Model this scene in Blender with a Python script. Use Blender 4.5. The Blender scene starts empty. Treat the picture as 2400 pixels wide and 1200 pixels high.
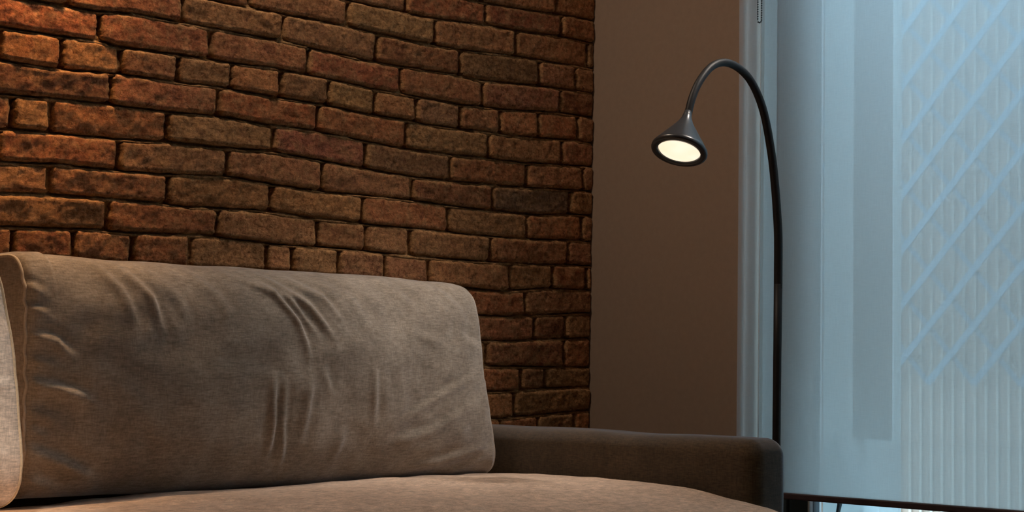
import bpy, bmesh, math, random
from mathutils import Vector, Matrix, noise
random.seed(7)
C = bpy.context.scene.collection
sc = bpy.context.scene

# ------------------------------------------------------------------ camera
F_PX, YAW, PITCH, ROLL = 4150.0, 0.7647318, 0.0591823, 0.0152091
CAM = Vector((-3.5285, -3.1002, 0.78))
def camera():
    cy, sy, cp, sp = math.cos(YAW), math.sin(YAW), math.cos(PITCH), math.sin(PITCH)
    fw = Vector((cy*cp, sy*cp, sp)); rt = Vector((sy, -cy, 0)); up = rt.cross(fw)
    c, s = math.cos(ROLL), math.sin(ROLL)
    r, u = c*rt + s*up, -s*rt + c*up
    cd = bpy.data.cameras.new('camera'); cd.sensor_width = 36; cd.lens = 36*F_PX/2400
    cd.clip_start = 0.05; cd.clip_end = 100
    o = bpy.data.objects.new('camera', cd); C.objects.link(o)
    m = Matrix((r, u, -fw)).transposed().to_4x4(); m.translation = CAM
    o.matrix_world = m; sc.camera = o
camera()

# ------------------------------------------------------------------ sky, lamps, exposure
sc.view_settings.view_transform = 'Standard'; sc.view_settings.look = 'None'
sc.view_settings.gamma = 1; sc.view_settings.exposure = 0.0
sc.view_settings.use_curve_mapping = False
sc.cycles.use_denoising = True
sc.cycles.max_bounces = 8; sc.cycles.transparent_max_bounces = 12
sc.cycles.sample_clamp_indirect = 3.0
w = bpy.data.worlds.new('sky'); sc.world = w; w.use_nodes = True
bg = w.node_tree.nodes['Background']
bg.inputs[0].default_value = (0.46, 0.74, 1.0, 1); bg.inputs[1].default_value = 8.2
def light(name, kind, loc, target, energy, color, size=0.3, size_y=None, spot=None, blend=0.6):
    l = bpy.data.lights.new(name, kind); l.energy = energy; l.color = color
    if kind == 'AREA':
        l.size = size
        if size_y: l.shape = 'RECTANGLE'; l.size_y = size_y
    else: l.shadow_soft_size = size
    if kind == 'SPOT': l.spot_size = math.radians(spot); l.spot_blend = blend
    o = bpy.data.objects.new(name, l); C.objects.link(o); o.location = loc
    o.rotation_euler = (Vector(target) - Vector(loc)).to_track_quat('-Z', 'Y').to_euler()
    return o
# a warm ceiling spotlight washes the brick wall; a softer warm ceiling light fills the room
light('wall_washer', 'SPOT', (-1.55, -0.20, 2.50), (-1.93, 0.08, 1.34), 128, (1.0, 0.52, 0.18), 0.05, spot=60, blend=1.0)
light('ceiling_light', 'AREA', (-1.35, -0.30, 2.55), (-1.35, -0.27, 0.5), 12.5, (1.0, 0.80, 0.62), 0.25)
light('left_spotlight', 'SPOT', (-3.0, -1.6, 2.35), (-2.28, -0.60, 0.74), 215, (1.0, 0.84, 0.70), 0.05, spot=19, blend=1.0)  # unseen fill spot, added to brighten the cream cushion
light('right_spotlight', 'SPOT', (-0.12, -1.25, 2.45), (-0.76, -0.34, 0.78), 150, (1.0, 0.87, 0.76), 0.14, spot=34, blend=1.0)  # added spot, no fixture: lifts the right half of the taupe cushion
light('room_lamp', 'AREA', (-0.7, -4.3, 1.7), (-0.6, -0.9, 0.5), 2.2, (1.0, 0.60, 0.34), 0.5)  # unseen warm fill, added to light the front of the arm
pl = light('window_portal', 'AREA', (0.10, -2.0, 1.3), (-3, -2.0, 1.3), 1, (1, 1, 1), 3.2, 2.5)
pl.data.cycles.is_portal = True
# measured bed-joint heights and vertical joints of the brick courses (metres on the wall)
BEDS= {-3:[(-0.433,1.6759),(-0.28,1.6803),(-0.037,1.6927)],-2:[(-0.868,1.61),(-0.619,1.6078),(-0.444,1.6172),(-0.299,1.6212),(-0.104,1.6316)],-1:[(-1.255,1.5485),(-1.178,1.5484),(-1.083,1.5479),(-0.918,1.5495),(-0.742,1.5451),(-0.636,1.5429),(-0.481,1.5466),(-0.277,1.5572),(-0.059,1.5617)],0:[(-1.691,1.479),(-1.617,1.4796),(-1.534,1.4802),(-1.452,1.4884),(-1.353,1.4881),(-1.242,1.4871),(-1.081,1.4886),(-0.983,1.485),(-0.812,1.4787),(-0.686,1.4792),(-0.519,1.4821),(-0.44,1.4761),(-0.232,1.489),(-0.058,1.4958)],1:[(-1.752,1.4163),(-1.538,1.4189),(-1.481,1.4155),(-1.339,1.4189),(-1.193,1.4201),(-1.07,1.423),(-0.9,1.4193),(-0.761,1.4126),(-0.632,1.4116),(-0.501,1.4102),(-0.357,1.414),(-0.145,1.4292),(-0.032,1.4316)],2:[(-1.75,1.3527),(-1.648,1.3492),(-1.489,1.3585),(-1.337,1.3589),(-1.216,1.3628),(-1.078,1.3587),(-0.927,1.359),(-0.787,1.3519),(-0.683,1.3523),(-0.593,1.3486),(-0.442,1.3499),(-0.28,1.3515),(-0.085,1.3624)],3:[(-1.747,1.285),(-1.515,1.2927),(-1.364,1.2939),(-1.22,1.2999),(-1.089,1.2944),(-0.978,1.2956),(-0.8,1.2882),(-0.657,1.2811),(-0.507,1.2819),(-0.382,1.2852),(-0.255,1.2871),(-0.023,1.2981)],4:[(-1.745,1.2158),(-1.623,1.2209),(-1.494,1.2228),(-1.355,1.2296),(-1.234,1.2307),(-1.093,1.2359),(-0.991,1.2332),(-0.842,1.2244),(-0.655,1.2165),(-0.484,1.2176),(-0.301,1.2208),(-0.057,1.2328)],5:[(-1.743,1.1516),(-1.629,1.1586),(-1.486,1.1584),(-1.353,1.162),(-1.186,1.171),(-1.044,1.1631),(-0.932,1.1595),(-0.696,1.1612),(-0.392,1.1545),(-0.204,1.1559),(-0.056,1.1686)],6:[(-1.74,1.0908),(-1.647,1.0965),(-1.508,1.0987),(-1.383,1.0993),(-1.285,1.0966),(-1.114,1.1035),(-0.968,1.0966),(-0.815,1.0943),(-0.61,1.0935),(-0.436,1.0909),(-0.251,1.0915),(-0.055,1.0988)],7:[(-1.738,1.0259),(-1.536,1.0339),(-1.444,1.0319),(-1.25,1.0386),(-1.04,1.0315),(-0.852,1.0325),(-0.609,1.0256),(-0.434,1.0253),(-0.25,1.0282),(-0.054,1.0347)],8:[(-1.564,0.9675),(-1.442,0.9658),(-1.248,0.9672),(-1.11,0.971),(-0.965,0.9682),(-0.326,0.9544),(-0.168,0.9694)],9:[(-0.325,0.8911),(-0.029,0.9096)],10:[(-0.324,0.8289),(-0.011,0.8437)],11:[(-0.271,0.7661)],12:[(-0.341,0.7037),(-0.081,0.7132)],13:[(-0.319,0.6363),(-0.007,0.6525)]}
JOINTS= {-3:[-0.152],-2:[-0.684,-0.411,-0.131],-1:[-1.148,-0.866,-0.587,-0.303],0:[-1.605,-1.327,-1.056,-0.774,-0.498,-0.212],1:[-1.532,-1.253,-0.981,-0.696,-0.419,-0.132],2:[-1.619,-1.478,-1.335,-1.196,-1.058,-0.92,-0.777,-0.643,-0.495,-0.356,-0.214,-0.062],3:[-1.501,-1.229,-0.948,-0.675,-0.396,-0.123],4:[-1.724,-1.637,-1.36,-1.076,-0.802,-0.528,-0.255,-0.038],5:[-1.477,-1.203,-0.933,-0.653,-0.378,-0.087],6:[-1.637,-1.355,-1.079,-0.808,-0.53,-0.252,-0.04],7:[-1.5,-1.221,-0.942,-0.797,-0.656,-0.381,-0.094],8:[-1.714,-1.577,-1.437,-1.292,-1.086,-1.014,-0.877,-0.736,-0.594,-0.31,-0.153,-0.019],9:[-0.252],10:[-0.218,-0.1],11:[-0.392,-0.104],12:[-0.267,-0.175],13:[-0.289]}
# ------------------------------------------------------------------ helpers
def mesh_obj(name, verts, faces, m=None, parent=None, smooth=True, col=None):
    me = bpy.data.meshes.new(name); me.from_pydata(verts, [], faces); me.update()
    if smooth: me.polygons.foreach_set('use_smooth', [True]*len(me.polygons))
    if m: me.materials.append(m)
    if col:
        a = me.color_attributes.new('tint', 'FLOAT_COLOR', 'POINT')
        a.data.foreach_set('color', [c for q in col for c in (q[0], q[1], q[2], 1)])
    o = bpy.data.objects.new(name, me); C.objects.link(o)
    if parent: o.parent = parent
    return o
class MB:
    def __init__(s): s.v = []; s.f = []
    def add(s, v, f):
        b = len(s.v); s.v += [tuple(q) for q in v]; s.f += [tuple(i+b for i in q) for q in f]
    def box(s, x0, x1, y0, y1, z0, z1):
        v = [(x, y, z) for x in (x0, x1) for y in (y0, y1) for z in (z0, z1)]
        s.add(v, [(0,1,3,2),(4,6,7,5),(0,4,5,1),(2,3,7,6),(0,2,6,4),(1,5,7,3)])
    def tube(s, pts, radii, n=16, caps=True):
        pts = [Vector(p) for p in pts]
        if not hasattr(radii, '__len__'): radii = [radii]*len(pts)
        t0 = (pts[1]-pts[0]).normalized()
        a = Vector((0, 0, 1)) if abs(t0.z) < .9 else Vector((1, 0, 0))
        nrm = (a - a.dot(t0)*t0).normalized(); V = []
        for i, p in enumerate(pts):
            t = (pts[min(i+1, len(pts)-1)] - pts[max(i-1, 0)]).normalized()
            nrm = (nrm - nrm.dot(t)*t).normalized(); bn = t.cross(nrm)
            V += [p + radii[i]*(math.cos(2*math.pi*k/n)*nrm + math.sin(2*math.pi*k/n)*bn) for k in range(n)]
        F = [(i*n+k, i*n+(k+1) % n, (i+1)*n+(k+1) % n, (i+1)*n+k) for i in range(len(pts)-1) for k in range(n)]
        if caps: F += [tuple(reversed(range(n))), tuple((len(pts)-1)*n+k for k in range(n))]
        s.add(V, F)
    def lathe(s, prof, origin, axis, n=48):
        ax = Vector(axis).normalized(); a = Vector((0, 1, 0)); e1 = (a - a.dot(ax)*ax).normalized(); e2 = ax.cross(e1)
        o = Vector(origin); V = []
        for r, h in prof:
            V += [o + ax*h + r*(math.cos(2*math.pi*k/n)*e1 + math.sin(2*math.pi*k/n)*e2) for k in range(n)]
        s.add(V, [(i*n+k, i*n+(k+1) % n, (i+1)*n+(k+1) % n, (i+1)*n+k) for i in range(len(prof)-1) for k in range(n)])
    def build(s, name, m, parent=None, smooth=False): 
        o = mesh_obj(name, s.v, s.f, m, parent, smooth)
        bm = bmesh.new(); bm.from_mesh(o.data); bmesh.ops.recalc_face_normals(bm, faces=bm.faces); bm.to_mesh(o.data); bm.free()
        return o
def bevel(o, width, seg=3):
    m = o.modifiers.new('bevel', 'BEVEL'); m.width = width; m.segments = seg; m.limit_method = 'ANGLE'
    return o
def tag(o, label, cat, group=None, kind=None):
    if label: o['label'] = label
    if cat: o['category'] = cat
    if group: o['group'] = group
    if kind: o['kind'] = kind
    return o
def struct(o): o['kind'] = 'structure'; return o
def empty(name, loc, label, cat, group=None):
    o = bpy.data.objects.new(name, None); C.objects.link(o); o.location = loc; o.empty_display_size = .05
    return tag(o, label, cat, group)
def under(child, par):
    # parent while keeping the world-space mesh coordinates
    child.parent = par; child.matrix_parent_inverse = Matrix.Translation(-Vector(par.location)); return child
def interp(pts, x):
    if x <= pts[0][0]: return pts[0][1]
    if x >= pts[-1][0]: return pts[-1][1]
    for (a, b), (c, d) in zip(pts, pts[1:]):
        if a <= x <= c:
            t = (x-a)/(c-a+1e-9); return b + (d-b)*t
def sstep(t): t = max(0, min(1, t)); return t*t*(3-2*t)

# ------------------------------------------------------------------ materials
def mat(name):
    m = bpy.data.materials.new(name); m.use_nodes = True
    return m, m.node_tree, m.node_tree.nodes, m.node_tree.links, m.node_tree.nodes['Principled BSDF']
def nz(nt, scale, detail=4, rough=.6, vec=None, dist=0):
    n = nt.nodes.new('ShaderNodeTexNoise'); n.inputs['Scale'].default_value = scale
    n.inputs['Detail'].default_value = detail; n.inputs['Roughness'].default_value = rough
    n.inputs['Distortion'].default_value = dist
    if vec: nt.links.new(vec, n.inputs['Vector'])
    return n.outputs['Fac']
def objco(nt, scale=(1, 1, 1)):
    t = nt.nodes.new('ShaderNodeTexCoord'); mp = nt.nodes.new('ShaderNodeMapping'); mp.inputs['Scale'].default_value = scale
    nt.links.new(t.outputs['Object'], mp.inputs['Vector']); return mp.outputs['Vector']
def ramp(nt, fac, stops):
    r = nt.nodes.new('ShaderNodeValToRGB'); e = r.color_ramp.elements
    while len(e) < len(stops): e.new(.5)
    for el, (p, c) in zip(e, stops): el.position = p; el.color = (*c, 1) if len(c) == 3 else c
    nt.links.new(fac, r.inputs[0]); return r.outputs[0]
def mixc(nt, fac, a, b, mode='MIX'):
    m = nt.nodes.new('ShaderNodeMix'); m.data_type = 'RGBA'; m.blend_type = mode
    for k, v in ((0, fac), (6, a), (7, b)):
        if hasattr(v, 'is_linked') or hasattr(v, 'links'): nt.links.new(v, m.inputs[k])
        else: m.inputs[k].default_value = v if k == 0 else (*v, 1)
    return m.outputs[2]
def bump(nt, h, strength, dist, prev=None):
    b = nt.nodes.new('ShaderNodeBump'); b.inputs['Strength'].default_value = strength; b.inputs['Distance'].default_value = dist
    nt.links.new(h, b.inputs['Height'])
    if prev: nt.links.new(prev, b.inputs['Normal'])
    return b.outputs[0]
def simple(name, col, rough=.6, metal=0, nscale=40, var=.12, bstr=.1):
    m, nt, N, L, P = mat(name)
    f = nz(nt, nscale, 4, .6, objco(nt))
    c = ramp(nt, f, [(.3, tuple(x*(1-var) for x in col)), (.7, tuple(min(1, x*(1+var)) for x in col))])
    L.new(c, P.inputs['Base Color']); P.inputs['Roughness'].default_value = rough; P.inputs['Metallic'].default_value = metal
    if bstr: L.new(bump(nt, f, bstr, .002), P.inputs['Normal'])
    return m
def brick_mat():
    m, nt, N, L, P = mat('old_brick')
    at = N.new('ShaderNodeVertexColor'); at.layer_name = 'tint'
    v = objco(nt)
    blot = nz(nt, 34, 5, .7, v, .6)
    fine = nz(nt, 120, 6, .8, v, .5)
    streak = nz(nt, 1, 5, .7, objco(nt, (45, 40, 130)), .4)
    c = mixc(nt, ramp(nt, blot, [(.42, (0, 0, 0)), (.66, (1, 1, 1))]), at.outputs['Color'], (.42, .235, .11))
    c2 = mixc(nt, ramp(nt, blot, [(.3, (1, 1, 1)), (.42, (0, 0, 0))]), c, (.17, .072, .045))
    sm = N.new('ShaderNodeMix'); sm.data_type = 'RGBA'; sm.inputs[0].default_value = .62
    L.new(at.outputs['Color'], sm.inputs[6]); L.new(c2, sm.inputs[7])
    k = ramp(nt, fine, [(.34, (.42, .37, .33)), (.50, (1, 1, 1)), (.68, (1.55, 1.55, 1.5))])
    c3 = mixc(nt, 1.0, sm.outputs[2], k, 'MULTIPLY')
    k2 = ramp(nt, streak, [(.35, (.72, .70, .68)), (.65, (1.22, 1.2, 1.18))])
    c4 = mixc(nt, 1.0, c3, k2, 'MULTIPLY')
    L.new(c4, P.inputs['Base Color']); P.inputs['Roughness'].default_value = .95
    P.inputs['Specular IOR Level'].default_value = .15
    b = bump(nt, fine, 1.0, .007); b = bump(nt, streak, .55, .005, b); b = bump(nt, blot, .5, .008, b)
    L.new(b, P.inputs['Normal']); return m
def fabric(name, col, col2, sheen=.35, weave=900, wst=.25, mott=9, rough=.9, sheencol=(.8, .85, 1)):
    m, nt, N, L, P = mat(name)
    v = objco(nt)
    big = nz(nt, mott, 5, .62, v)
    slub = nz(nt, 1, 4, .7, objco(nt, (50, 60, 330)))
    slub2 = nz(nt, 1, 4, .7, objco(nt, (330, 300, 60)))
    c = mixc(nt, ramp(nt, big, [(.35, (0, 0, 0)), (.68, (1, 1, 1))]), col, col2)
    k = ramp(nt, slub, [(.3, (.66, .66, .65)), (.7, (1.32, 1.31, 1.30))])
    c = mixc(nt, 1.0, c, k, 'MULTIPLY')
    k = ramp(nt, slub2, [(.3, (.78, .78, .77)), (.7, (1.2, 1.2, 1.2))])
    c = mixc(nt, 1.0, c, k, 'MULTIPLY')
    L.new(c, P.inputs['Base Color']); P.inputs['Roughness'].default_value = rough
    P.inputs['Sheen Weight'].default_value = sheen; P.inputs['Sheen Roughness'].default_value = .4
    P.inputs['Sheen Tint'].default_value = (*sheencol, 1); P.inputs['Specular IOR Level'].default_value = .1
    b = bump(nt, slub, wst, .0016); b = bump(nt, slub2, wst*.8, .0014, b); b = bump(nt, big, .25, .006, b)
    L.new(b, P.inputs['Normal']); return m
def sheer(name, transp, transl, diff, wvar=.1):
    # thin cloth: part open weave, part light passing through, part light reflected
    m, nt, N, L, P = mat(name); N.remove(P); out = N['Material Output']
    tr = N.new('ShaderNodeBsdfTransparent'); tr.inputs[0].default_value = (1, 1, 1, 1)
    tl = N.new('ShaderNodeBsdfTranslucent'); df = N.new('ShaderNodeBsdfDiffuse')
    v = objco(nt, (100, 40, 700)); f = nz(nt, 1, 3, .6, v)
    v2 = objco(nt, (100, 700, 30)); f2 = nz(nt, 1, 3, .6, v2)
    k = mixc(nt, .5, ramp(nt, f, [(.3, (1-wvar,)*3), (.7, (1,)*3)]), ramp(nt, f2, [(.3, (1-wvar,)*3), (.7, (1,)*3)]))
    L.new(mixc(nt, 1., transl[1], k, 'MULTIPLY'), tl.inputs[0]); L.new(mixc(nt, 1., diff, k, 'MULTIPLY'), df.inputs[0])
    a = N.new('ShaderNodeMixShader'); a.inputs[0].default_value = transl[0]
    L.new(df.outputs[0], a.inputs[1]); L.new(tl.outputs[0], a.inputs[2])
    b = N.new('ShaderNodeMixShader'); b.inputs[0].default_value = transp
    L.new(a.outputs[0], b.inputs[1]); L.new(tr.outputs[0], b.inputs[2]); L.new(b.outputs[0], out.inputs[0])
    return m
def glass_mat():
    m, nt, N, L, P = mat('window_glass'); N.remove(P); out = N['Material Output']
    tr = N.new('ShaderNodeBsdfTransparent'); tr.inputs[0].default_value = (.93, .97, .96, 1)
    gl = N.new('ShaderNodeBsdfGlossy'); gl.inputs['Roughness'].default_value = .02
    f = N.new('ShaderNodeFresnel'); f.inputs[0].default_value = 1.45
    x = N.new('ShaderNodeMixShader'); L.new(f.outputs[0], x.inputs[0]); L.new(tr.outputs[0], x.inputs[1]); L.new(gl.outputs[0], x.inputs[2])
    L.new(x.outputs[0], out.inputs[0]); return m
M = {}
M['brick'] = brick_mat()
M['plaster'] = simple('brown_plaster', (.28, .203, .150), .85, 0, 60, .05, .12)
M['ceiling'] = simple('ceiling_paint', (.7, .66, .6), .9, 0, 20, .03, 0)
M['floor'] = simple('floor_wood', (.22, .13, .08), .5, 0, 6, .2, .1)
M['cushion'] = fabric('taupe_linen_velvet', (.235, .20, .165), (.33, .285, .24), sheen=.5, mott=11)
M['cream'] = fabric('cream_linen', (.70, .60, .52), (.80, .69, .60), sheen=.1, mott=14, sheencol=(1, .9, .8))
M['seat'] = fabric('beige_linen', (.54, .41, .325), (.64, .49, .39), sheen=.2, mott=8, sheencol=(1, .9, .85))
M['sofa'] = fabric('dark_brown_suede', (.062, .044, .025), (.085, .060, .035), sheen=.75, mott=10, wst=.1)
M['piping'] = simple('cushion_piping', (.42, .36, .30), .9, 0, 200, .15, .3)
M['cream_thread'] = simple('cream_piping', (.72, .58, .40), .9, 0, 200, .15, .3)
M['dark_thread'] = simple('dark_piping', (.06, .045, .035), .9, 0, 200, .15, .3)
M['black'] = simple('black_lacquer', (.010, .010, .011), .5, 0, 80, .1, 0)
M['black'].node_tree.nodes['Principled BSDF'].inputs['Specular IOR Level'].default_value = .25
M['black_head'] = simple('black_satin', (.03, .032, .036), .28, 0, 80, .1, 0)
M['blind'] = sheer('blind_fabric', .105, (.93, (.98, 1.0, 1.0)), (.62, .66, .68))
M['sheercurtain'] = sheer('sheer_curtain_cloth', .56, (.70, (.95, .96, .96)), (.85, .85, .85))
M['bar'] = simple('blind_bar_brown', (.055, .033, .036), .5, 0, 60, .1, 0)
M['frame'] = simple('dark_green_grey_frame', (.020, .032, .036), .45, 0, 50, .1, 0)
M['gasket'] = simple('pale_gasket', (.55, .60, .60), .6, 0, 50, .1, 0)
M['glass'] = glass_mat()
M['white_cloth'] = sheer('outdoor_white_cloth', .02, (.62, (.97, .98, .97)), (.80, .81, .80), .05)
M['slat'] = simple('peach_cladding', (.43, .275, .20), .8, 0, 12, .08, .05)
M['slat_edge'] = simple('pale_cladding_rib', (.58, .45, .36), .8, 0, 12, .08, .05)
M['lattice'] = simple('pale_lattice_lath', (.19, .27, .335), .8, 0, 30, .1, .05)
M['lattice_dark'] = simple('weathered_lattice_lath', (.13, .18, .225), .8, 0, 30, .1, .05)  # darker, for the laths of the second direction
M['hem_cloth'] = simple('outdoor_hem_cloth', (.84, .88, .88), .9, 0, 25, .04, .05)
M['seam_cloth'] = simple('outdoor_seam_cloth', (.92, .95, .92), .9, 0, 25, .04, .05)  # whiter copy of the cloth, paints the bright fold edges
M['ground'] = simple('patio_stone', (.4, .39, .36), .9, 0, 5, .1, .1)
M['strap'] = simple('black_strap', (.012, .014, .015), .8, 0, 50, .1, 0)
M['bead'] = simple('dark_bead', (.03, .06, .08), .4, 0, 50, .1, 0)
M['wood'] = simple('dark_leg_wood', (.06, .035, .02), .5, 0, 20, .2, .1)
def lamp_emit():
    m, nt, N, L, P = mat('lamp_diffuser')
    f = nz(nt, 22, 3, .5, objco(nt))
    c = ramp(nt, f, [(.3, (1, .80, .56)), (.7, (1, .90, .72))])
    L.new(c, P.inputs['Emission Color']); L.new(c, P.inputs['Base Color']); P.inputs['Emission Strength'].default_value = 1.05
    return m
M['emit'] = lamp_emit()

# ------------------------------------------------------------------ room shell
XL, YB, ZC = -5.0, -5.0, 2.6            # left end, back end, ceiling height (corner of brick and window wall at x=0, y=0)
def shell(name, boxes, m):
    b = MB()
    for q in boxes: b.box(*q)
    return struct(b.build(name, m))
shell('floor', [(XL-.2, .2, YB-.2, .25, -.1, 0)], M['floor'])
shell('ceiling', [(XL-.2, .2, YB-.2, .25, ZC, ZC+.12)], M['ceiling'])
shell('wall_left', [(XL-.15, XL, YB, .2, 0, ZC)], M['plaster'])
shell('wall_front', [(XL, .15, YB-.15, YB, 0, ZC)], M['plaster'])
WY0, WY1, WZ0, WZ1 = -.497, -3.60, .06, 2.46    # the tall window opening in the right wall
shell('wall_right', [(0, .09, WY0, .2, 0, ZC), (0, .09, YB, WY1, 0, ZC), (0, .09, WY1, WY0, 0, WZ0), (0, .09, WY1, WY0, WZ1, ZC)], M['plaster'])

# ------------------------------------------------------------------ brick wall
PITCH_Z = .0645
def bed(k, x):
    # height of the bed joint under course k at wall position x (measured joints, then regular courses)
    def raw(k, x):
        if k in BEDS: return interp(BEDS[k], x)
        if k < -3: return interp(BEDS[-3], x) + (-3-k)*PITCH_Z
        return interp(BEDS[13], x) - (k-13)*PITCH_Z*.98
    if k in BEDS:
        a, b = BEDS[k][0][0], BEDS[k][-1][0]
        if x < a - .02:                 # beyond the measured stretch: blend to a regular course
            reg = 1.4775 - k*.0647 + .0 ; t = sstep((a-x)/.5); return BEDS[k][0][1]*(1-t) + reg*t
        return raw(k, x)
    t = sstep((-.3-x)/.6); return raw(k, x)*(1-t) + (1.4775 - k*.0647)*t
def brick_wall():
    V, F, T = [], [], []
    reds = [(.39, .150, .066), (.365, .132, .056), (.39, .165, .072), (.345, .142, .060), (.40, .178, .078)]
    tans = [(.385, .180, .078), (.39, .190, .085), (.36, .168, .074)]
    darks = [(.24, .13, .068), (.22, .13, .07)]
    mort = (.52, .30, .135)
    fixed = {(3, -1): (.17, .085, .06), (3, 0): (.36, .15, .09), (1, 4): (.36, .17, .12), (0, 4): (.15, .11, .06), (1, 5): (.20, .085, .05), (-2, 1): (.22, .07, .042),
             (4, 4): (.18, .12, .075), (4, 3): (.33, .13, .105), (2, 2): (.37, .235, .13), (2, 7): (.40, .26, .17), (1, 1): (.35, .165, .095), (1, 2): (.34, .115, .07),
             (0, 0): (.31, .12, .065), (0, 1): (.40, .245, .13), (8, 3): (.38, .25, .14), (8, 5): (.40, .27, .15), (6, -1): (.36, .21, .12), (7, 1): (.33, .20, .115), (7, 0): (.36, .16, .085), (5, 0): (.32, .20, .12),
             (4, 0): (.33, .21, .11), (9, 0): (.27, .15, .09), (10, 0): (.22, .10, .06), (11, 0): (.26, .12, .07), (12, 1): (.34, .24, .13), (12, 0): (.28, .17, .1)}
    n1 = lambda x, z, s, o=0: noise.noise(Vector((x*s, z*s, o)))
    for k in range(-17, 25):
        js = sorted(JOINTS.get(k, []))
        off = len([j for j in js if j < -1.76])
        if not js: js = [-.14 - .139*(k % 2)]
        hdr = k in (2, 8) or (k not in JOINTS and k % 6 == 2)
        if hdr and k not in JOINTS: js = [-.06 - .139*i for i in range(12)][::-1]
        while js[-1] < -.30 and not hdr: js.append(js[-1] + .277)
        while js[-1] < -.16 and k in JOINTS and k not in (9, 10, 11, 12, 13, -3): js.append(js[-1]+.139)
        if js[-1] < -.16 and k not in JOINTS: js.append(js[-1]+.139)
        n0 = 0
        js = js + [0.004]
        first = js[0]
        while js[0] > XL + .1: js = [js[0] - (.139 if hdr else .277) + random.uniform(-.004, .004)] + js; n0 += 1
        for i in range(len(js)-1):
            a, b = js[i] + .0052, js[i+1] - .0052
            if b > -.003: b = .0
            if b - a < .01: continue
            mid = (a+b)/2; near = mid > -2.3 and -4 <= k <= 15
            key = (k, i - n0 + 0)
            c = fixed.get(key)
            if c is not None: c = (c[0]*.72+.110, c[1]*.58+.050, c[2]*.46+.024)
            if c is None:
                r = random.random(); c = random.choice(reds if r < .62 else tans if r < .93 else darks)
                c = tuple(q*random.uniform(.90, 1.08) for q in c)
            c = tuple(q*1.15 for q in c)
            nu, nv = (max(8, int((b-a)/.0055)), 12) if near else (3, 2)
            pr = random.uniform(.008, .012); tilt = random.uniform(-.002, .002); tw = random.uniform(-.003, .003)
            z0o, z1o = random.uniform(-.0012, .0012), random.uniform(-.0012, .0012)
            base = len(V); sd = random.random()*50
            rows = []
            for jv in range(-1, nv+2):
                for iu in range(-1, nu+2):
                    u = min(1, max(0, iu/nu)); v = min(1, max(0, jv/nv))
                    x = a + (b-a)*u
                    zt = bed(k-1, x) - .0046 + z1o; zb = bed(k, x) + .0026 + z0o
                    # rounded, chipped corners
                    du, dv = min(u, 1-u)*(b-a), min(v, 1-v)*(zt-zb)
                    r = .006; 
                    cx = r*(max(0, 1-du/r))**2*.0; 
                    jx = .0028*n1(x, zt*3+v, 60, sd) if near else 0; jz = .0024*n1(x, v*.2, 55, sd+9) if near else 0
                    if u in (0, 1):
                        zc = .004*(abs(2*v-1))**8; x += (zc if u == 0 else -zc) + jx + .003*n1(v, sd, 2.2)
                    z = zb + (zt-zb)*v
                    if v in (0, 1):
                        xc = .0045*(abs(2*u-1))**40; z += (xc if v == 0 else -xc) + jz
                    rim = iu in (-1, nu+1) or jv in (-1, nv+1)
                    if rim: y = .030
                    else:
                        e = min(du/.0045, dv/.0045, 1); e = 1-(1-e)**2
                        y = -(pr*(.45+.55*e) + tilt*(2*v-1) + tw*(2*u-1)*.6)
                        if near: y += .0030*n1(x, z, 30, sd) + .0022*n1(x, z, 95, sd)
                    V.append((min(x, 0), y, z))
                    q = 0
                    if near: q = max(0, min(1, 1.25 - min(du, dv)/.005 + 1.6*n1(x, z, 45, sd+3)))*.75   # mortar smeared over the arris
                    T.append(tuple(c[i_]*(1-q) + mort[i_]*q for i_ in range(3)))
            W_ = nu+3
            for jv in range(nv+2):
                for iu in range(nu+2):
                    q = base + jv*W_ + iu; F.append((q, q+1, q+1+W_, q+W_))
    # mortar bed behind the bricks, smeared towards the top edge of each brick
    def mortar(x0, x1, z0, z1, dx, dz, fine):
        base = len(V); nx = int((x1-x0)/dx)+1; nz_ = int((z1-z0)/dz)+1
        for j in range(nz_):
            z = z0 + (z1-z0)*j/(nz_-1)
            for i in range(nx):
                x = x0 + (x1-x0)*i/(nx-1); y = .016
                if fine:
                    k = round((1.4775-z)/.0647); best = min((z-bed(q, x) for q in (k-1, k, k+1)), key=abs)
                    # the joint is full just above the lower brick and raked out under the upper one
                    y -= .0225*math.exp(-((best+.0038)/.0032)**4)*min(1.04, .90+.7*noise.noise(Vector((x*16, z*16, 3))))
                    y -= .013*sstep((noise.noise(Vector((x*9, z*13, 11)))-.12)/.15)
                    y += .0025*noise.noise(Vector((x*90, z*90, 5))) + .003*noise.noise(Vector((x*25, z*25, 8)))
                    y = max(y, -.0062 + .0015*noise.noise(Vector((x*60, z*60, 2))))
                V.append((x, y, z)); T.append(mort)
        for j in range(nz_-1):
            for i in range(nx-1):
                q = base+j*nx+i; F.append((q, q+1, q+1+nx, q+nx))
    fx0, fz0, fz1 = -2.1, .55, 1.80
    mortar(fx0, 0, fz0, fz1, .004, .0028, True)
    mortar(XL, fx0, fz0, fz1, .1, .05, False); mortar(XL, 0, 0, fz0, .1, .05, False); mortar(XL, 0, fz1, ZC, .1, .05, False)
    o = struct(mesh_obj('wall_back', V, F, M['brick'], smooth=True, col=T))
    # solid core behind the bricks
    b = MB(); b.box(XL, .15, .02, .22, 0, ZC); cr = b.build('masonry_core', M['brick']); cr.parent = o
    a = cr.data.color_attributes.new('tint', 'FLOAT_COLOR', 'POINT'); a.data.foreach_set('color', [.4, .25, .14, 1]*len(cr.data.vertices))
brick_wall()

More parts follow.
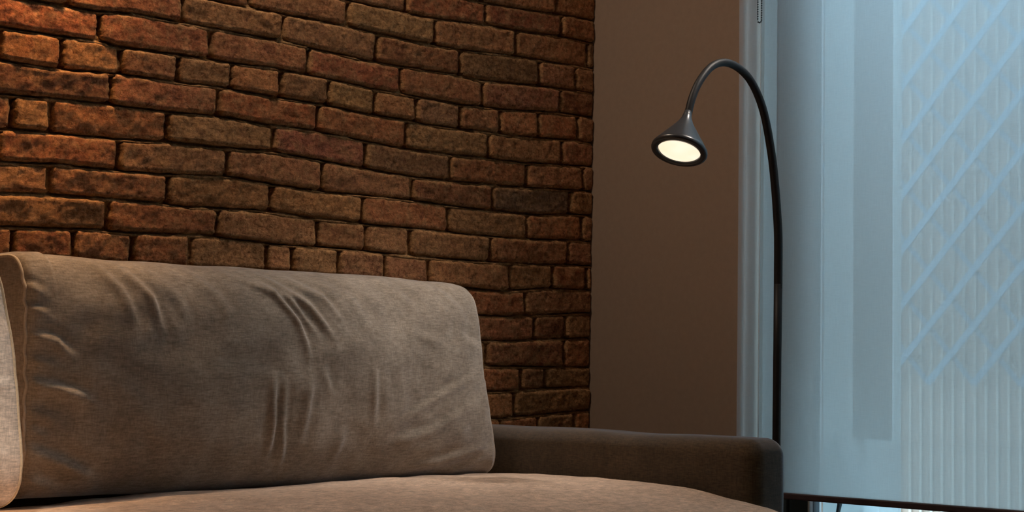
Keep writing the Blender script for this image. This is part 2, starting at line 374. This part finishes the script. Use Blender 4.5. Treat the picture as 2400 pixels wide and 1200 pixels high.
# ------------------------------------------------------------------ cushions
def stroke_field(strokes):
    segs = []
    for pts, wid, amp in strokes:
        n = len(pts)-1
        for i in range(n): segs.append((pts[i], pts[i+1], wid, amp, i/n, (i+1)/n))
    # group by stroke so that overlapping segments do not add up
    S = []
    for pts, wid, amp in strokes:
        xs = [p[0] for p in pts]; zs = [p[1] for p in pts]
        S.append((pts, wid, amp, min(xs)-3*wid, max(xs)+3*wid, min(zs)-3*wid, max(zs)+3*wid))
    def f(x, z):
        h = 0
        for pts, wid, amp, x0, x1, z0, z1 in S:
            if not (x0 < x < x1 and z0 < z < z1): continue
            bd, bt, bs = 9, 0, 1; n = len(pts)-1
            for i in range(n):
                (ax, az), (bx, bz) = pts[i], pts[i+1]; dx, dz = bx-ax, bz-az; L2 = dx*dx+dz*dz
                t = max(0, min(1, ((x-ax)*dx+(z-az)*dz)/L2)); d = math.hypot(x-ax-t*dx, z-az-t*dz)
                if d < bd: bd, bt = d, (i+t)/n; bs = 1 if (dx*(z-az)-dz*(x-ax)) > 0 else -1
            env = math.sin(math.pi*min(1, .12+.88*(1-abs(2*bt-1))) / 2)
            q = bd/wid
            h += amp*env*(math.exp(-q*q) - .55*math.exp(-((bd*bs-1.5*wid)/wid)**2))
        return h
    return f
def pillow(name, m, parent, cx, cy, cz, hx, hy, hz, lean=0, skew=0, n_exp=3.4, nu=150, nl=220, endr=.03, field=None, bulge=.02, lump=.004, xr=None, seed=0, taper=.0, yaw=0, prof=None, topsag=None):
    """Stuffed cushion: a rounded cross-section loop swept along x, closed by softly rounded side panels."""
    loop = []
    N0 = 1200; raw = []
    for i in range(N0):
        t = 2*math.pi*i/N0; c, s = math.cos(t), math.sin(t)
        raw.append((hy*math.copysign(abs(c)**(2/n_exp), c), hz*math.copysign(abs(s)**(2/n_exp), s)))
    raw.append(raw[0]); cum = [0]
    for a, b in zip(raw, raw[1:]): cum.append(cum[-1]+math.hypot(b[0]-a[0], b[1]-a[1]))
    j = 0
    for i in range(nl):
        s = cum[-1]*i/nl
        while cum[j+1] < s: j += 1
        t = (s-cum[j])/(cum[j+1]-cum[j]+1e-12); loop.append((raw[j][0]+(raw[j+1][0]-raw[j][0])*t, raw[j][1]+(raw[j+1][1]-raw[j][1])*t))
    us = []
    ne = 8
    for i in range(ne): a = math.pi/2*i/ne; us.append((-hx+endr*(1-math.sin(a)) if False else -hx+endr*(1-math.cos(math.pi/2*i/ne)), None))
    us = []
    for i in range(ne+1):
        a = math.pi/2*i/ne; us.append((-hx + endr*(1-math.sin(a)) , endr*(1-math.cos(math.pi/2-a)) if False else endr*(1-math.sin(a)) ))
    prof_e = []
    for i in range(ne+1):
        a = math.pi/2*i/ne; prof_e.append((endr*(1-math.cos(a)), endr*(1-math.sin(a))))   # x inset, loop inset
    cols = [(-hx+x, ins) for x, ins in prof_e]
    for i in range(1, nu): cols.append((-hx+endr+(2*hx-2*endr)*i/nu, 0))
    cols += [(hx-x, ins) for x, ins in reversed(prof_e)]
    caps = 10
    first = cols[0][1]; ys = []
    allc = [(-hx, 1-(i/caps)) for i in range(caps)]
    V, F = [], []
    cl, sl = math.cos(lean), math.sin(lean)
    def place(x, y, z, amp=1.0):
        v = z/hz; u = x/hx
        if taper: y *= 1 - taper*max(0, v)
        fr = max(0, 1-u*u)**.6*max(0, 1-v*v)**.7
        if y < 0: y -= bulge*fr
        else: y += bulge*.08*fr
        xx = x + skew*v
        if xr: xx += (xr(v) if u > 0 else 0)*max(0, u)
        if topsag and v > 0: z += topsag(u)*v
        p = Vector((xx, y, z)); w_ = Vector((cx+xx, cy, cz+z))
        if y < hy*.3 and field: y -= field(w_.x, w_.z)*amp
        q = Vector((w_.x*7+seed, y*5, w_.z*7)); y += -lump*noise.noise(q) - lump*.35*noise.noise(q*3.1)
        z += lump*.5*noise.noise(q+Vector((9, 9, 9)))
        yy, zz = y*cl - (-z)*sl, z*cl + (-y)*sl*-1*-1
        if yaw: xx, yy = xx*math.cos(yaw)-yy*math.sin(yaw), xx*math.sin(yaw)+yy*math.cos(yaw)
        return (cx+xx, cy+yy, cz+zz)
    def ring(x, ins, sc_=1):
        r = []
        for y, z in loop:
            R_ = math.hypot(y, z); 
            fy = max(0, 1-ins/hy); fz = max(0, 1-ins/hz)
            r.append(place(x, y*fy*sc_, z*fz*sc_))
        return r
    rings = []
    for i in range(caps): 
        s_ = .02 + .98*i/caps; rings.append(ring(-hx - .008*(1-s_*s_), cols[0][1], s_))
    for x, ins in cols: rings.append(ring(x, ins))
    for i in range(caps)[::-1]:
        s_ = .02 + .98*i/caps; rings.append(ring(hx + .008*(1-s_*s_), cols[-1][1], s_))
    for r in rings: V += r
    for i in range(len(rings)-1):
        for k in range(nl): F.append((i*nl+k, (i+1)*nl+k, (i+1)*nl+(k+1) % nl, i*nl+(k+1) % nl))
    F.append(tuple(range(nl))); F.append(tuple(reversed([(len(rings)-1)*nl+k for k in range(nl)])))
    o = mesh_obj(name, V, F, m, None, True)
    if parent: under(o, parent)
    o['_rings'] = 0; del o['_rings']
    return o, rings, caps, ne, nl

W1, W2 = .010, .016
fold = stroke_field([
 ([(-1.704,.945),(-1.666,.892),(-1.65,.837)], .011, .0060), ([(-1.653,.943),(-1.609,.886),(-1.593,.822)], .010, .0070),
 ([(-1.60,.94),(-1.55,.89),(-1.53,.84)], .013, .0040), ([(-1.50,.94),(-1.455,.895),(-1.44,.85)], .014, .0045),
 ([(-1.407,.938),(-1.321,.905),(-1.271,.847),(-1.252,.778)], .0085, .0085), ([(-1.333,.941),(-1.233,.882),(-1.186,.814)], .009, .0085),
 ([(-1.37,.94),(-1.285,.895),(-1.225,.82)], .008, .0060), ([(-1.268,.939),(-1.194,.901),(-1.159,.85)], .010, .0065),
 ([(-1.19,.94),(-1.12,.90),(-1.09,.85)], .014, .0035), ([(-.90,.945),(-.83,.93),(-.77,.88)], .012, .0040), ([(-1.0,.945),(-.95,.90),(-.92,.86)], .016, .0030),
 ([(-1.34,.74),(-1.338,.66),(-1.333,.585)], .010, .0105), ([(-1.314,.727),(-1.314,.642),(-1.289,.548)], .009, .0060),
 ([(-1.251,.74),(-1.258,.67),(-1.264,.599)], .012, .0065), ([(-1.22,.76),(-1.20,.70)], .011, .0040), ([(-1.083,.76),(-1.071,.64)], .010, .0050), ([(-1.15,.64),(-1.16,.56)], .012, .003),
 ([(-.985,.645),(-.87,.70),(-.76,.735)], .010, .0050), ([(-1.02,.60),(-.90,.62),(-.73,.69)], .012, .0050), ([(-.95,.545),(-.841,.55),(-.70,.585)], .012, .0060), ([(-.86,.52),(-.76,.535),(-.69,.55)], .010, .005),
 ([(-.80,.83),(-.70,.80)], .013, .003), ([(-.95,.83),(-.86,.81)], .012, .003),
 ([(-1.86,.90),(-1.82,.885)], .009, .005), ([(-1.86,.862),(-1.815,.85)], .008, .006), ([(-1.86,.815),(-1.80,.80),(-1.77,.77)], .010, .007), ([(-1.86,.77),(-1.81,.76)], .009, .005),
 ([(-1.86,.725),(-1.80,.715),(-1.735,.694)], .012, .014), ([(-1.86,.68),(-1.79,.66)], .011, .006), ([(-1.86,.615),(-1.78,.58),(-1.705,.545)], .014, .015), ([(-1.86,.65),(-1.80,.625)], .010, .005), ([(-1.86,.56),(-1.76,.525)], .012, .006)])
def rect_piping(rings, idx, m, par, name, r=.0035, sub=None, nl=220):
    pts = [Vector(p) for p in rings[idx]]; pts = pts + pts[:3]
    b = MB(); b.tube(pts[::2], r, 8, caps=False); o = b.build(name, m, None, True); under(o, par); return o

rootc = empty('back_cushion', (-1.26, -.28, .50), 'taupe linen back cushion leaning on the brick wall, creased across its front', 'cushion')
o, rings, caps, ne, nl = pillow('cover', M['cushion'], rootc, -1.262, -.205, .738, .588, .088, .222, lean=math.radians(1.5), n_exp=4.0,
    nu=330, nl=340, endr=.018, field=fold, bulge=.070, lump=.009, seed=3, skew=-.002, xr=lambda v: (.056*(-v)-.008 if v < 0 else -.010-.014*v), topsag=lambda u: -.006*max(0, u)**2 + .004*(1 if u < -.9 else 0) - .006*max(0, (u-.86)/.14)**2)
p = rect_piping(rings, caps+3, M['piping'], rootc, 'piping'); p['label'] = 'pale piping at the left edge'
p = rect_piping(rings, len(rings)-1-caps-3, M['piping'], rootc, 'piping'); p['label'] = 'pale piping at the right edge'

cfold = stroke_field([([(-2.2,.70),(-2.0,.715)], .008, .004), ([(-2.3,.62),(-2.0,.60)], .01, .003), ([(-2.25,.85),(-2.02,.84)], .01, .003)])
rootl = empty('back_cushion', (-2.35, -.42, .52), 'bright cream linen cushion cut off by the left edge of the photo', 'cushion')
o, rings, caps, ne, nl = pillow('cover', M['cream'], rootl, -2.34, -.362, .738, .345, .153, .222, lean=math.radians(6), n_exp=3.6,
    nu=150, nl=260, endr=.014, field=cfold, bulge=.02, lump=.008, seed=13, skew=-.024, xr=lambda v: 0)
p = rect_piping(rings, len(rings)-1-caps-5, M['cream_thread'], rootl, 'piping', r=.003); p['label'] = 'yellowish ruffled piping at the edge'

# ------------------------------------------------------------------ sofa
sofa = empty('sofa', (-1.5, -.5, 0), 'dark brown upholstered sofa along the brick wall, its low square arm at the right', 'sofa')
def rbox(name, x0, x1, y0, y1, z0, z1, r, m, par, seg=6, dis=.0, sub=.02, seed=0):
    """upholstered block: subdivided box pushed onto a rounded box"""
    V, F = [], []
    h = ((x1-x0)/2, (y1-y0)/2, (z1-z0)/2); c = ((x0+x1)/2, (y0+y1)/2, (z0+z1)/2)
    def ax(hh):
        n = max(2, int((2*hh-2*r)/sub)); a = [-hh + r*(1-math.cos(math.pi/2*i/seg))*0 + r*i/seg for i in range(seg)]
        return a + [-hh+r+(2*hh-2*r)*i/n for i in range(n+1)] + [hh-r+r*(i+1)/seg for i in range(seg)]
    A = [ax(q) for q in h]
    for d in range(3):
        e, f_ = (d+1) % 3, (d+2) % 3
        for s in (-1, 1):
            base = len(V)
            for a in A[e]:
                for b in A[f_]:
                    p = [0, 0, 0]; p[d] = s*h[d]; p[e] = a; p[f_] = b
                    inn = [max(-h[i]+r, min(h[i]-r, p[i])) for i in range(3)]
                    dv = Vector([p[i]-inn[i] for i in range(3)]); 
                    if dv.length > 1e-9: dv = dv.normalized()*r
                    q = Vector(inn)+dv; nn = dv.normalized() if dv.length > 0 else Vector()
                    if dis: q += nn*dis*noise.noise(Vector((q.x*6+seed, q.y*6, q.z*6)))
                    V.append(tuple(Vector(c)+q))
            nb = len(A[f_])
            for i in range(len(A[e])-1):
                for j in range(nb-1):
                    q = base+i*nb+j; t = (q, q+nb, q+nb+1, q+1); F.append(t if s > 0 else tuple(reversed(t)))
    o = mesh_obj(name, V, F, m, None, True)
    bm = bmesh.new(); bm.from_mesh(o.data); bmesh.ops.remove_doubles(bm, verts=bm.verts, dist=1e-5); bmesh.ops.recalc_face_normals(bm, faces=bm.faces); bm.to_mesh(o.data); bm.free()
    o.data.polygons.foreach_set('use_smooth', [True]*len(o.data.polygons))
    under(o, par); return o
rbox('base', -3.35, -.560, -.99, -.05, .10, .335, .02, M['sofa'], sofa)
rbox('backrest', -3.35, -.565, -.100, -.03, .30, .600, .03, M['sofa'], sofa)
arm = rbox('armrest', -.557, -.429, -.945, -.035, .10, .627, .038, M['sofa'], sofa, seg=10, dis=.004, seed=4)
rbox('armrest', -3.46, -3.352, -.945, -.035, .10, .626, .028, M['sofa'], sofa, seg=8, dis=.004, seed=7)
for x in (-3.38, -.50):
    for y in (-.88, -.10):
        b = MB(); b.tube([(x, y, .12), (x, y, 0)], [.022, .016], 16); under(b.build('leg', M['wood'], None, True), sofa)
# welt round the front panel of the right arm
welt = []
xa, xb, zt_, rr = -.540, -.462, .600, .030
for i in range(9): a = math.pi/2*i/8; welt.append((xa+rr-rr*math.cos(a), -.9400+.002*math.sin(a), zt_-rr+rr*math.sin(a)))
for i in range(9): a = math.pi/2*i/8; welt.append((xb-rr+rr*math.sin(a), -.9390, zt_-rr+rr*math.cos(a)))
welt = welt[4:-5]
b = MB(); b.tube(welt, .0018, 8); wl = b.build('welt', M['dark_thread'], None, True); under(wl, sofa); 
# ------------------------------------------------------------------ seat cushion (long, soft, crowned)
sfold = stroke_field([([(-1.45,-.62),(-1.2,-.66),(-1.0,-.80)], .018, .005), ([(-1.3,-.50),(-1.05,-.56),(-.85,-.72)], .02, .0045), ([(-1.0,-.42),(-.8,-.60),(-.72,-.85)], .018, .004),
  ([(-1.55,-.75),(-1.25,-.86),(-1.1,-1.0)], .02, .005), ([(-1.9,-.45),(-1.6,-.50),(-1.4,-.62)], .02, .004), ([(-1.1,-.70),(-.9,-.9)], .02, .005), ([(-.95,-.62),(-.75,-.95)], .02, .0035), ([(-1.7,-.6),(-1.5,-.78)], .015, .004)])
def seat():
    root = empty('seat_cushion', (-1.9, -.5, .335), 'long beige linen seat cushion, wide and rumpled, across the sofa', 'cushion')
    x0, x1, y0, y1, zb = -3.34, -.566, -1.10, -.155, .338
    nx, ny = 300, 120; V, F = [], []
    def ztop(x, y):
        # soft crown: highest about a third of the way in, dropping to the rounded front edge
        prof = [(-1.10, .452), (-1.06, .476), (-1.00, .4925), (-.94, .503), (-.88, .511), (-.77, .5225), (-.65, .527), (-.53, .528), (-.36, .524), (-.22, .515), (-.155, .505)]
        z = interp(prof, y)
        z -= .014*sstep((-1.35-x)/.55)*sstep((y+1.1)/.5)
        z += .010*math.exp(-((x+1.0)/.3)**2)*math.exp(-((y+.45)/.25)**2)
        z += .006*noise.noise(Vector((x*3.5, y*5, 2))) + .0035*noise.noise(Vector((x*11, y*13, 4))) + sfold(x, y)
        return z
    def row(t):   # t: 0..1 top from back to front, then down the front
        return t
    cols = [x0 + (x1-x0)*i/nx for i in range(nx+1)]
    for i, x in enumerate(cols):
        ex = min(x-x0, x1-x); rs = .022; ins = rs - math.sqrt(max(0, rs*rs-(rs-min(ex, rs))**2)) if ex < rs else 0
        for j in range(ny+1):
            y = y1 + (y0-y1)*j/ny
            V.append((x, y, ztop(x, y) - ins))
        for j in range(1, 13):   # rounded nose and front panel
            a = math.pi*.5*min(1, j/6)
            z1_ = ztop(x, y0)-ins
            if j <= 6: V.append((x, y0-.026*math.sin(a), z1_ - .026*(1-math.cos(a))))
            else: V.append((x, y0-.026, z1_-.026 - (z1_-.026-zb)*(j-6)/6))
        V.append((x, y1, zb))
    n = ny+1+12+1
    for i in range(nx):
        for j in range(n): F.append((i*n+j, (i+1)*n+j, (i+1)*n+(j+1) % n, i*n+(j+1) % n))
    F.append(tuple(range(n))); F.append(tuple(reversed([nx*n+j for j in range(n)])))
    o = mesh_obj('cover', V, F, M['seat'], None, True); 
    bm = bmesh.new(); bm.from_mesh(o.data); bmesh.ops.recalc_face_normals(bm, faces=bm.faces); bm.to_mesh(o.data); bm.free()
    o.data.polygons.foreach_set('use_smooth', [True]*(nx*n)+[False]*2)
    under(o, root)
    b = MB(); b.tube([(x, y0-.020, ztop(x, y0)-.016) for x in cols[2:-2:3]], .003, 8); under(b.build('piping', M['piping'], None, True), root)
seat()

# ------------------------------------------------------------------ floor lamp
def lamp():
    LY = -.80
    root = empty('floor_lamp', (-.275, LY, 0), 'black gooseneck floor lamp, lit, standing behind the sofa arm', 'lamp')
    b = MB(); b.lathe([(0, 0), (.105, 0), (.11, .004), (.11, .014), (.105, .02), (.02, .024), (.012, .035), (.012, .05), (0, .05)], (-.275, LY, 0), (0, 0, 1)); under(b.build('base', M['black'], None, True), root)
    b = MB(); b.tube([(-.276, LY, .03), (-.276, LY, .62), (-.275, LY, .80), (-.2735, LY, .96)], [.0092, .0092, .0092, .0096], 20); under(b.build('pole', M['black'], None, True), root)
    key = [(-.2735, .95), (-.274, 1.06), (-.2795, 1.12), (-.287, 1.174), (-.302, 1.249), (-.332, 1.342), (-.373, 1.399), (-.42, 1.427), (-.474, 1.435), (-.522, 1.42), (-.563, 1.384), (-.589, 1.344), (-.605, 1.300)]
    key = [(x, z-.004) if i > 4 else (x, z) for i, (x, z) in enumerate(key)]
    pts = []
    def cr(p0, p1, p2, p3, t): return .5*((2*p1)+(-p0+p2)*t+(2*p0-5*p1+4*p2-p3)*t*t+(-p0+3*p1-3*p2+p3)*t**3)
    K = [key[0]]+key+[(-.615, 1.27)]
    for i in range(1, len(K)-2):
        for s in range(6):
            t = s/6; pts.append((cr(K[i-1][0], K[i][0], K[i+1][0], K[i+2][0], t), LY, cr(K[i-1][1], K[i][1], K[i+1][1], K[i+2][1], t)))
    pts.append((key[-1][0], LY, key[-1][1]))
    rad = [.0096 - .0014*sstep(i/len(pts)) for i in range(len(pts))]
    b = MB(); b.tube(pts, rad, 20); under(b.build('gooseneck', M['black'], None, True), root)
    top = Vector((-.6035, LY, 1.306)); ctr = Vector((-.642, LY+.0, 1.2275)); ax = Vector((-.42, -.10, -.90)).normalized()
    L_ = .088; ctr = top + ax*L_
    b = MB(); b.lathe([(0, -.004), (.0083, -.004), (.0090, .004), (.0112, .013), (.0155, .023), (.0215, .033), (.031, .047), (.0405, .061), (.050, .075), (.0568, .085), (.0592, .089), (.0595, .0935), (.0580, .0965), (.0535, .0975), (.0455, .0965), (.0445, .0935), (.0445, .085), (0, .085)], top, ax, 64)
    under(b.build('lamp_shade', M['black_head'], None, True), root)
    b = MB(); b.lathe([(0, .0895), (.0440, .0895), (.0444, .0915), (.043, .0932), (.03, .0945), (.015, .0952), (0.0, .0954)], top, ax, 64)
    d = under(b.build('diffuser', M['emit'], None, True), root); d['label'] = 'glowing cream round diffuser'
    l = light('floor_lamp_bulb', 'SPOT', top+ax*.105, top+ax*1.1, 1.3, (1, .74, .45), .03, spot=172, blend=.8)
lamp()

# ------------------------------------------------------------------ window: frame, glass
def window():
    b = MB()
    X0, X1 = .028, .078
    b.box(X0, X1, -.615, -.578, WZ0, WZ1)                     # jamb post
    b.box(X0+.010, X1-.01, -.684, -.615, WZ0, WZ1)            # sash stile, set back
    b.box(X0, X1, WY1, WY1+.07, WZ0, WZ1); b.box(X0, X1, WY1, -.578, WZ0, WZ0+.06); b.box(X0, X1, WY1, -.578, WZ1-.06, WZ1)
    b.box(X0, X1, -2.10, -2.02, WZ0, WZ1)
    fr = bevel(b.build('window_1', M['frame']), .003); struct(fr)
    b = MB(); b.box(.050, .056, WY1+.06, -.70, WZ0+.05, WZ1-.05); g = b.build('glass_pane', M['glass']); g.parent = fr
    b = MB(); b.box(X0-.004, X0+.010, -.684, -.6790, WZ0, WZ1); g = b.build('gasket', M['gasket']); g.parent = fr
    # narrow fixed light between the wall and the jamb post
    b = MB(); b.box(.050, .056, -.578, WY0, WZ0, WZ1); g = b.build('glass_pane', M['glass']); g.parent = fr
window()
def sheer_curtain():
    V, F = [], []; y0, y1 = -.4985, -.574; n = 90; zs = [.04, .3, .6, 1.0, 1.4, 1.8, 2.2, 2.40]
    for z in zs:
        for i in range(n+1):
            t = i/n; y = y0 + (y1-y0)*t - .004*(z-1)*t
            x = -.018 + .012*math.sin(t*2*math.pi*1.7 + .15*math.sin(z*2)) + .003*noise.noise(Vector((t*6, z*2, 1)))
            V.append((x, y, z))
    for k in range(len(zs)-1):
        for i in range(n): q = k*(n+1)+i; F.append((q, q+1, q+n+2, q+n+1))
    o = mesh_obj('sheer_curtain', V, F, M['sheercurtain'])
    s = o.modifiers.new('thickness', 'SOLIDIFY'); s.thickness = .0006
    tag(o, 'narrow white sheer curtain beside the brown wall, just left of the blind', 'curtain')
sheer_curtain()
def blind():
    bx = -.062; yl, yr, zb, zt = -.5955, -3.45, .480, 2.44
    root = empty('roller_blind', (bx, -2.0, zt), 'pale blue translucent roller blind lowered over the tall window', 'blind')
    V, F = [], []; ny, nz_ = 160, 60
    for j in range(nz_+1):
        z = zb + (zt-zb)*j/nz_
        for i in range(ny+1):
            t = i/ny; y = yl + (yr-yl)*t
            V.append((bx + .0015*math.sin(t*9+z), y + .0008*math.sin(z*5), z))
    for j in range(nz_):
        for i in range(ny): q = j*(ny+1)+i; F.append((q, q+1, q+ny+2, q+ny+1))
    o = mesh_obj('cloth', V, F, M['blind']); under(o, root)
    b = MB(); b.tube([(bx-.001, yl-.001, z_) for z_ in (zb, 1.0, 1.5, zt)], .0012, 6); h = under(b.build('hem', M['sheercurtain'], None, True), root)
    b = MB(); b.box(bx-.007, bx+.007, yr, yl, zb-.014, zb+.001); o = bevel(b.build('bottom_bar', M['bar']), .003); under(o, root); o['label'] = 'thin dark brown bar along the bottom'
    b = MB(); b.tube([(bx-.022, yl+.01, zt), (bx-.022, yr, zt)], .022, 24); under(b.build('roller', M['gasket'], None, True), root)
    # bead chain: a narrow loop of beads at the left edge
    b = MB(); pts = []
    cx, cz = bx-.016, 1.607; rr = .0055
    z = 2.40
    path = []
    while z > cz: path.append((yl-.0075+rr, z)); z -= .0058
    for i in range(1, 4): a = math.pi*i/4; path.append((yl-.0075+rr*math.cos(a), cz-rr*math.sin(a)))
    z = cz
    while z < 2.40: path.append((yl-.0075-rr, z)); z += .0058
    for (y, z) in path:
        b.lathe([(0.0001, -.0021), (.0015, -.0015), (.0021, 0), (.0015, .0015), (0.0001, .0021)], (cx, y, z), (0, 0, 1), 8)
    b.tube([(cx, y, z) for y, z in path], .0006, 5)
    ch = b.build('bead_chain', M['bead'], None, True); under(ch, root)
blind()

# ------------------------------------------------------------------ outside
shell('ground', [(.15, 8, -8, 6, -.12, -.02)], M['ground'])
def outside():
    # white outdoor curtain tied beside the window
    V, F = [], []; n = 100; zs = [-.015, .3, .592, .8, 1.2, 1.6, 2.0, 2.6]
    ya, yb = -.300, -.764
    X = .30
    for z in zs:
        for i in range(n+1):
            t = i/n; y = ya + (yb-ya)*t
            x = X + .010*math.sin(t*2*math.pi*1.5) + .024*math.exp(-((t-.775)/.018)**2)*(-1) + .004*noise.noise(Vector((t*8, z*.8, 4)))
            V.append((x, y, z))
    for k in range(len(zs)-1):
        for i in range(n): q = k*(n+1)+i; F.append((q, q+1, q+n+2, q+n+1))
    o = mesh_obj('outdoor_curtain', V, F, M['white_cloth']); s = o.modifiers.new('thickness', 'SOLIDIFY'); s.thickness = .006; s.offset = 1
    b = MB(); b.box(X-.044, X-.041, -.760, -.664, .60, 2.6); q = b.build('overlapping_flap', M['hem_cloth']); q.parent = o
    for y_ in (-.659, -.763):  # whiter strips added to imitate the brighter edges of the fold
        b = MB(); b.box(X-.046, X-.040, y_-.0045, y_+.0045, .60, 2.6); q = b.build('seam', M['seam_cloth']); q.parent = o
    tag(o, 'white outdoor cloth hanging straight, seen faintly through the left of the blind', 'curtain')
    b = MB(); b.tube([(X, -.40, 2.61), (X, -2.6, 2.61)], .012, 16); rd = b.build('curtain_rod', M['gasket'], None, True)
    under_par = rd; tag(rd, 'thin outdoor rod above the hanging white cloth', 'rod')
    # stone-grey post that carries the rod
    # white draped cover below, pinched by a black strap
    V, F = [], []; nu, nv = 90, 60
    for j in range(nv+1):
        v = j/nv; z = -.02 + .60*v
        for i in range(nu+1):
            a = 2*math.pi*i/nu
            hw = .110*(1-.10*v) * (1-.62*sstep((v-.80)/.20)); hd = .05*(1-.6*sstep((v-.80)/.20))
            c, s = math.cos(a), math.sin(a)
            y = -.655 + .03*sstep((v-.75)/.25) + hw*math.copysign(abs(c)**.55, c); x = .20 + hd*math.copysign(abs(s)**.55, s)
            x += .010*noise.noise(Vector((y*22+z*12, z*9, 3))) + .006*noise.noise(Vector((y*50, z*14, 5)))
            zz = z + .03*sstep((v-.8)/.2)*math.cos((y+.66)*10) - (.05*sstep((v-.9)/.1)*abs(y+.66)/.12)
            V.append((x, y, zz))
    for j in range(nv):
        for i in range(nu): q = j*(nu+1)+i; F.append((q, q+1, q+nu+2, q+nu+1))
    F.append(tuple(nv*(nu+1)+i for i in range(nu)))
    root = empty('furniture_cover', (.20, -.655, -.02), 'crumpled white cover with a black strap, below the hanging cloth', 'cover')
    o = mesh_obj('cover', V, F, M['white_cloth']); under(o, root)
    b = MB(); b.tube([(.136, -.690, .30), (.138, -.692, .36), (.136, -.686, .41), (.140, -.692, .445), (.142, -.686, .468)], [.005, .006, .0045, .006, .004], 8)
    under(b.build('strap', M['strap'], None, True), root)
    # cladding fence: broad peach boards with narrow pale ribs
    FX, YA, YB_, ZT = 2.20, -6.2, 2.0, 2.9
    fen = empty('cladding_fence', (FX, -1.6, 0), 'fence of upright peach boards with pale ribs behind the lattice', 'fence')
    b = MB(); b.box(FX, FX+.02, YA, YB_, -.02, ZT); under(b.build('boards', M['slat']), fen)
    b = MB(); y = .402
    while y < YB_-.05: y += .0439
    while y > YA: b.box(FX-.008, FX, y-.0095, y, -.02, ZT); y -= .0439
    under(b.build('ribs', M['slat_edge']), fen)
    b = MB(); b.box(FX-.013, FX-.008, YA, YB_, .507, .512); under(b.build('rail', M['slat']), fen)
    # diagonal lattice in front, above its lower edge
    tr = empty('lattice_trellis', (FX-.06, -1.6, .72), 'pale diagonal lattice trellis fixed before the peach fence', 'trellis')
    for sgn, xo in ((1, FX-.060), (-1, FX-.048)):
        b = MB(); sl, P_, w_ = 1.12, .202, (.0125 if sgn > 0 else .0090)
        zlo, zhi = .723, ZT-.02
        for k in range(-60, 90):
            zc = (1.959 if sgn > 0 else 1.908) + (k-20)*P_
            f = lambda y: zc + sgn*sl*(-(y-.228))
            ys = [YA, YB_]
            for zz in (zlo, zhi): ys.append(.228 - sgn*(zz-zc)/sl)
            c = sorted(y for y in ys if YA-1e-6 <= y <= YB_+1e-6 and zlo-1e-6 <= f(y) <= zhi+1e-6)
            if len(c) >= 2 and c[-1]-c[0] > .03:
                y0_, y1_ = c[0], c[-1]; d = Vector((0, y1_-y0_, f(y1_)-f(y0_))).normalized(); nrm = Vector((0, -d.z, d.y))*w_
                A, B = Vector((xo, y0_, f(y0_))), Vector((xo, y1_, f(y1_))); t = Vector((.008, 0, 0))
                q = [A-nrm, A+nrm, B+nrm, B-nrm]
                b.add([v for v in q]+[v+t for v in q], [(0,1,2,3),(7,6,5,4),(0,4,5,1),(1,5,6,2),(2,6,7,3),(3,7,4,0)])
        under(b.build('laths', M['lattice'] if sgn > 0 else M['lattice_dark']), tr)
    b = MB()
    for y in (YB_-.02, -2.2, -4.2, YA+.02): b.box(FX-.040, FX-.022, y-.02, y+.02, .60, ZT)
    under(b.build('battens', M['lattice']), tr)
outside()
